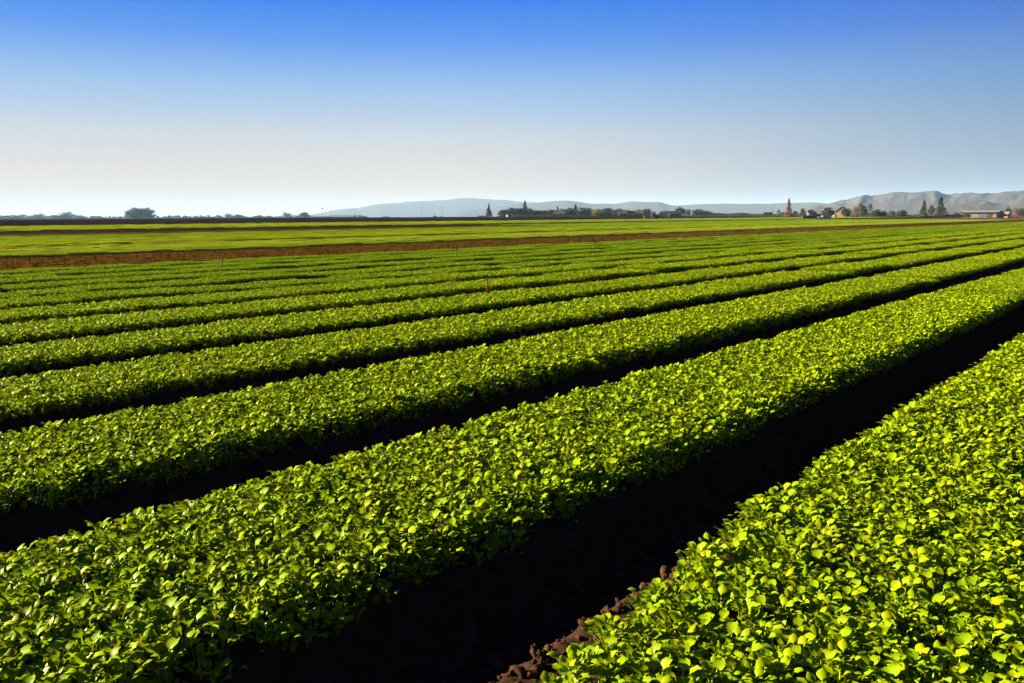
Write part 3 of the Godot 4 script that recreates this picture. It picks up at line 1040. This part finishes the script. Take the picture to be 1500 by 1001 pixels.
func vehicles() -> void:
	# tractor, heading to the right of the picture, towing a low implement
	var at := standing(61.5, -346.0)
	var o := thing("tractor", "dark green tractor with boxy cab at the edge of the brown field", "tractor", at, 0.05)
	o.scale = Vector3.ONE * 1.12
	panel("hood", o, Vector3(1.35, 1.35, 0), Vector3(1.8, 0.8, 0.9), M.dark_metal)
	panel("chassis", o, Vector3(0.6, 0.8, 0), Vector3(3.4, 0.4, 0.6), M.dark_metal)
	panel("cab_base", o, Vector3(-0.3, 1.4, 0), Vector3(1.5, 0.9, 1.4), M.dark_metal)
	for x in [-0.95, 0.35]:
		for z in [-0.68, 0.68]: panel("cab_pillar", o, Vector3(x, 2.25, z), Vector3(0.12, 1.2, 0.12), M.tractor_red if x < 0 else M.dark_metal)
	panel("cab_window", o, Vector3(-0.3, 2.2, 0), Vector3(1.15, 1.05, 1.25), M.window_glass)
	panel("cab_roof", o, Vector3(-0.3, 2.95, 0), Vector3(1.8, 0.26, 1.6), M.tractor_green)
	panel("exhaust", o, Vector3(0.9, 2.1, 0.3), Vector3(0.12, 1.0, 0.12), M.dark_metal)
	for z in [-0.95, 0.95]:
		wheel(o, Vector3(-0.5, 0.85, z), 0.85, 0.5)
		wheel(o, Vector3(1.9, 0.55, z * 0.9), 0.55, 0.35)
		panel("fender", o, Vector3(-0.5, 1.78, z), Vector3(1.2, 0.1, 0.5), M.tractor_red)
	o = thing("tractor_implement", "pale boxed planter implement hitched behind the dark green tractor", "implement", standing(57.9, -346.5), 0.05)
	panel("frame", o, Vector3(0.2, 0.45, 0), Vector3(2.6, 0.2, 1.6), M.dark_metal)
	panel("drawbar", o, Vector3(1.9, 0.5, 0), Vector3(1.2, 0.14, 0.2), M.dark_metal)
	panel("hopper", o, Vector3(-0.1, 1.35, 0), Vector3(1.2, 1.1, 1.4), M.white_wall)
	for z in [-0.7, 0.7]: wheel(o, Vector3(-0.4, 0.38, z), 0.38, 0.25)
	# pickup with a flat trailer, side on
	at = standing(121.2, -312.0)
	o = thing("pickup_truck", "pale grey pickup truck parked at the end of the green strips", "truck", at, 0.06)
	panel("body", o, Vector3(0.0, 0.85, 0), Vector3(4.9, 0.62, 1.8), M.truck_paint)
	panel("hood", o, Vector3(1.6, 1.22, 0), Vector3(1.5, 0.2, 1.6), M.truck_paint)
	var b := MB.new()
	var prof := [Vector2(-0.8, 1.16), Vector2(-0.6, 1.82), Vector2(0.45, 1.85), Vector2(1.05, 1.2)]
	for z in [-0.78, 0.78]:
		var ring := []
		for q in prof: ring.append(Vector3(q.x, q.y, z))
		if z < 0: ring.reverse()
		b.face(ring)
	for i in 3: b.face([Vector3(prof[i].x, prof[i].y, 0.78), Vector3(prof[i].x, prof[i].y, -0.78), Vector3(prof[i + 1].x, prof[i + 1].y, -0.78), Vector3(prof[i + 1].x, prof[i + 1].y, 0.78)])
	part("cab", b.done(), M.truck_paint, o)
	panel("side_window", o, Vector3(-0.2, 1.5, 0.79), Vector3(0.8, 0.45, 0.04), M.window_glass)
	panel("side_window", o, Vector3(0.48, 1.5, 0.79), Vector3(0.4, 0.42, 0.04), M.window_glass)
	panel("bumper", o, Vector3(2.52, 0.62, 0), Vector3(0.16, 0.22, 1.75), M.rim)
	for x in [-1.55, 1.55]:
		for z in [-0.8, 0.8]: wheel(o, Vector3(x, 0.42, z), 0.42, 0.26)
	o = thing("flat_trailer", "low dark flat trailer coupled behind the pale grey pickup", "trailer", standing(115.6, -312.5), 0.06)
	panel("deck", o, Vector3(0, 0.85, 0), Vector3(5.6, 0.55, 2.1), M.dark_metal)
	panel("headboard", o, Vector3(-2.7, 1.2, 0), Vector3(0.12, 0.6, 2.0), M.dark_metal)
	panel("side_board", o, Vector3(0.0, 1.4, 1.02), Vector3(5.2, 0.55, 0.06), M.dark_metal)
	panel("tow_bar", o, Vector3(2.95, 0.7, 0), Vector3(0.6, 0.12, 0.2), M.dark_metal)
	for x in [-1.4, -0.6]:
		for z in [-0.9, 0.9]: wheel(o, Vector3(x, 0.38, z), 0.38, 0.24)
	o = thing("water_drum", "white drum on a dark stand on the flat trailer", "drum", standing(115.4, -312.5) + Vector3(0, 1.0, 0))
	b = MB.new()
	b.tube([Vector3(0, 0.95, 0), Vector3(0, 1.75, 0)], [0.36, 0.36], 16)
	part("barrel", b.done(), M.white_plastic, o)
	panel("stand", o, Vector3(0, 0.475, 0), Vector3(0.7, 0.95, 0.7), M.dark_metal)
	o = thing("crate_stack", "pale yellow upright box standing on the flat trailer", "crate", standing(116.7, -312.5) + Vector3(0, 1.0, 0))
	for i in 3: panel("crate", o, Vector3(0.02 * i, 0.26 + i * 0.52, 0), Vector3(0.75, 0.5, 0.8), M.pale_box)

# ------------------------------------------------------------------ hills
func hill(called: String, label: String, prof: Array, dist: float, deep: float, s: int, mat: Material) -> void:
	# prof: [bearing in degrees, height in metres] along the crest, real terrain behind the plain
	var f := FastNoiseLite.new()
	f.seed = s
	f.frequency = 0.9
	f.fractal_octaves = 5
	f.fractal_type = FastNoiseLite.FRACTAL_RIDGED
	var b := MB.new()
	var n := 220
	var rows := 22
	var a0: float = prof[0][0]
	var a1: float = prof[-1][0]
	for j in rows + 1:
		var t := float(j) / rows
		for i in n + 1:
			var az := lerpf(a0, a1, float(i) / n)
			var k := 0
			while k < prof.size() - 2 and az > prof[k + 1][0]: k += 1
			var u := clampf((az - prof[k][0]) / (prof[k + 1][0] - prof[k][0]), 0, 1)
			u = u * u * (3 - 2 * u)
			var h: float = lerpf(prof[k][1], prof[k + 1][1], u)
			var up: float = sin(minf(1.0, t / 0.7) * PI / 2) if t <= 0.7 else cos((t - 0.7) / 0.3 * PI / 2)
			var q := dist + deep * (t - 0.7)
			var slope_noise := f.get_noise_2d(az * 0.55, t * 2.2)
			var y: float = h * up * (1.0 + (0.16 if dist < 5000.0 else 0.05) * slope_noise * (1.0 - absf(up * 2.0 - 1.2) * 0.5) - (0.12 if t < 0.7 else 0.0) * (1.0 - up))
			if t >= 0.68 and t <= 0.72: y = h * (1.0 + 0.035 * slope_noise)
			var r := deg_to_rad(az)
			b.vert(Vector3(sin(r) * q, y - 1.0, -cos(r) * q))
	for j in rows:
		for i in n:
			var v0 := j * (n + 1) + i
			b.quad(v0, v0 + n + 1, v0 + n + 2, v0 + 1)
	var o := ground_piece(called, b.done(mat), null)
	o.set_meta("label", label)

func bearing(x: float) -> float:
	return rad_to_deg(atan((x - 750.0) / 1167.0))

func hills() -> void:
	# crest heights measured as angles above the level horizon, at the distance of each range
	var right := []
	for q in [[1130, -0.1], [1200, 0.9], [1232, 1.2], [1258, 1.55], [1274, 1.48], [1300, 1.70], [1322, 1.70], [1352, 1.78], [1385, 1.52], [1422, 1.54], [1440, 1.47], [1470, 1.57], [1500, 1.62], [1600, 1.8], [1900, 1.4]]:
		right.append([bearing(q[0]), maxf(-5.0, q[1] * 0.0147 * 3700.0)])
	hill("hills", "hazy tan range of hills behind the barn", right, 3700.0, 1500.0, 3, M.hill)
	var foot := []
	for q in [[1270, -0.1], [1310, 0.35], [1345, 0.6], [1390, 0.85], [1425, 1.0], [1460, 0.8], [1490, 0.95], [1560, 1.0], [1900, 1.0]]:
		foot.append([bearing(q[0]), maxf(-5.0, q[1] * 0.0147 * 2600.0)])
	hill("hills", "low tan foothills in front of the hazy range behind the barn", foot, 2600.0, 1000.0, 6, M.hill)
	var mid := []
	for q in [[620, -0.1], [700, 0.9], [760, 1.35], [830, 1.65], [870, 1.35], [900, 1.3], [925, 1.5], [962, 1.42], [985, 1.1], [1050, 1.2], [1120, 1.15], [1180, 1.2], [1260, 0.8], [1400, 0.2]]:
		mid.append([bearing(q[0]), maxf(-8.0, q[1] * 0.0135 * 6500.0)])
	hill("hills", "pale blue range of hills behind the dark treeline", mid, 6500.0, 2000.0, 4, M.hill)
	var far := []
	for q in [[300, -0.1], [450, 0.6], [520, 1.15], [570, 1.55], [620, 1.75], [690, 2.0], [735, 1.85], [770, 1.6], [850, 1.2], [1000, 0.8], [1200, 0.3]]:
		far.append([bearing(q[0]), maxf(-8.0, q[1] * 0.0130 * 9000.0)])
	hill("hills", "faint far range of hills almost lost in haze", far, 9000.0, 2500.0, 5, M.hill)


func _ready() -> void:
	rough.seed = 11
	rough.frequency = 1.0
	rough.fractal_octaves = 3
	wave.seed = 21
	wave.frequency = 0.02
	set_view()
	materials()
	for i in 4:
		var g: float = [0.85, 0.95, 1.05, 1.15][i]
		tinted(M.spinach, "leaf_tint_%d" % i, 1.08 * g, 1.03 * g, 0.9 * g)
	make_plants()
	make_patches()
	big_ground()
	hills()
	# the strips of the field, from the near beds outwards
	for k in 13: bed(k)
	strip_soil("bare_soil_strip", 26.14, 39.3, 2.0, 245.0, 0.10, 0.10, 0.010, 0.13, 0.035, M.bare_soil)
	stubble()
	far_strip("narrow bright green crop strip along the bare brown soil", 39.2, 42.0, 246.0, Color(1.1, 1.15, 0.5), 1.0, 0.0, 81)
	far_strip("pale grey green crop strip between two bright strips", 41.2, 52.5, 250.0, Color(1.5, 1.3, 20.0), 1.0, 0.0, 82)
	far_strip("bright yellow green crop strip beyond the pale grey strip", 52.5, 70.5, 262.0, Color(1.38, 1.25, 0.6), 1.3, 0.0, 83)
	far_strip("mid green crop strip beside the thin brown strip", 70.5, 91.0, 285.0, Color(1.0, 1.08, 0.9), 1.3, 0.04, 84)
	sheet("bare_soil_strip", 91.0, 116.0, 5.0, 125.0, M.bare_soil, -0.06)
	strip_soil("bare_soil_strip", 91.2, 116.0, 8.0, 124.0, 0.34, 1.0, 0.02, 0.15, 0.05, M.bare_soil, 0.02)
	far_strip("green crop strip carrying on where the thin brown strip ends", 91.0, 116.0, 300.0, Color(1.15, 1.12, 0.8), 1.3, 0.0, 86, 112.0)
	far_strip("broad bright yellow green crop strip below the ploughed field", 116.0, 158.0, 520.0, Color(1.38, 1.25, 0.6), 2.0, 0.0, 85)
	strip_soil("ploughed_field", 160.0, 424.0, 10.0, 900.0, 0.5, 12.0, 0.02, 0.42, 0.10, M.ploughed_soil)
	sheet("grass_verge", 426.0, 470.0, 0.0, 640.0, M.verge, 0.25)
	sheet("grass_verge", 20.0, 98.0, 330.0, 380.0, M.verge, -0.06)
	irrigation()
	buildings()
	trees()
	hedge("low hazy hedge line running behind the ploughed field", Vector2(-1310, -2000), Vector2(-700, -1950), 17.0, M.crown_dark, 1)
	hedge("low grey hedge line beyond the big lone clump of trees", Vector2(-880, -1990), Vector2(-480, -1950), 12.0, M.crown_dark, 2)
	hedge("low dark bushes along the foot of the treeline", Vector2(-10, -606), Vector2(120, -575), 2.2, M.crown_dark, 3)
	hedge("low dark hedge beside the orange pointed tree", Vector2(125, -585), Vector2(215, -470), 2.6, M.crown_olive, 4)
	hedge("low green hedge by the farmhouse and the conifers", Vector2(175, -412), Vector2(245, -430), 1.8, M.crown_olive, 5)
	vehicles()
	weed()
	print("built")

func stubble() -> void:
	var r := rng(31)
	var b := MB.new()
	for i in 9:
		var an := r.randf() * TAU
		var e := Vector3(cos(an) * 0.03, r.randf_range(0.04, 0.11), sin(an) * 0.03)
		var w := Vector3(-sin(an), 0, cos(an)) * 0.006
		b.face([-w, w, e + w * 0.4, e - w * 0.4])
	var xf := []
	for i in 6000:
		var p := r.randf_range(26.4, 39.0)
		var a := r.randf_range(2.5, 110.0)
		var x: float = absf(fposmod(p - P0 + PITCH / 2.0, PITCH) - PITCH / 2.0)
		xf.append(Transform3D(Basis(Vector3.UP, r.randf() * TAU) * r.randf_range(0.7, 1.5), fieldpt(p, a, 0.13 * (1.0 - smoothstep(0.62, 0.92, x)))))
	var o := many("dry_stubble", b.done(M.straw), xf, [], self)
	tag(o, "dry straw stubble scattered over the bare brown strip", "stubble")

func weed() -> void:
	var o := thing("grass_weed", "single tall grass blade rising at the edge of the clod-edged bed", "weed", fieldpt(1.44, 2.55, 0.14))
	for q in [[0.0, 0.21, 0.035], [2.2, 0.12, 0.05]]:
		var b := MB.new()
		var pts := []
		for i in 5:
			var t := i / 4.0
			pts.append(Vector3(cos(q[0]) * q[2] * t * t, q[1] * t, sin(q[0]) * q[2] * t * t))
		b.tube(pts, [0.003, 0.003, 0.0026, 0.002, 0.0006], 5, false, Color(0.10, 0.15, 0.02))
		part("blade", b.done(M.spinach), null, o)
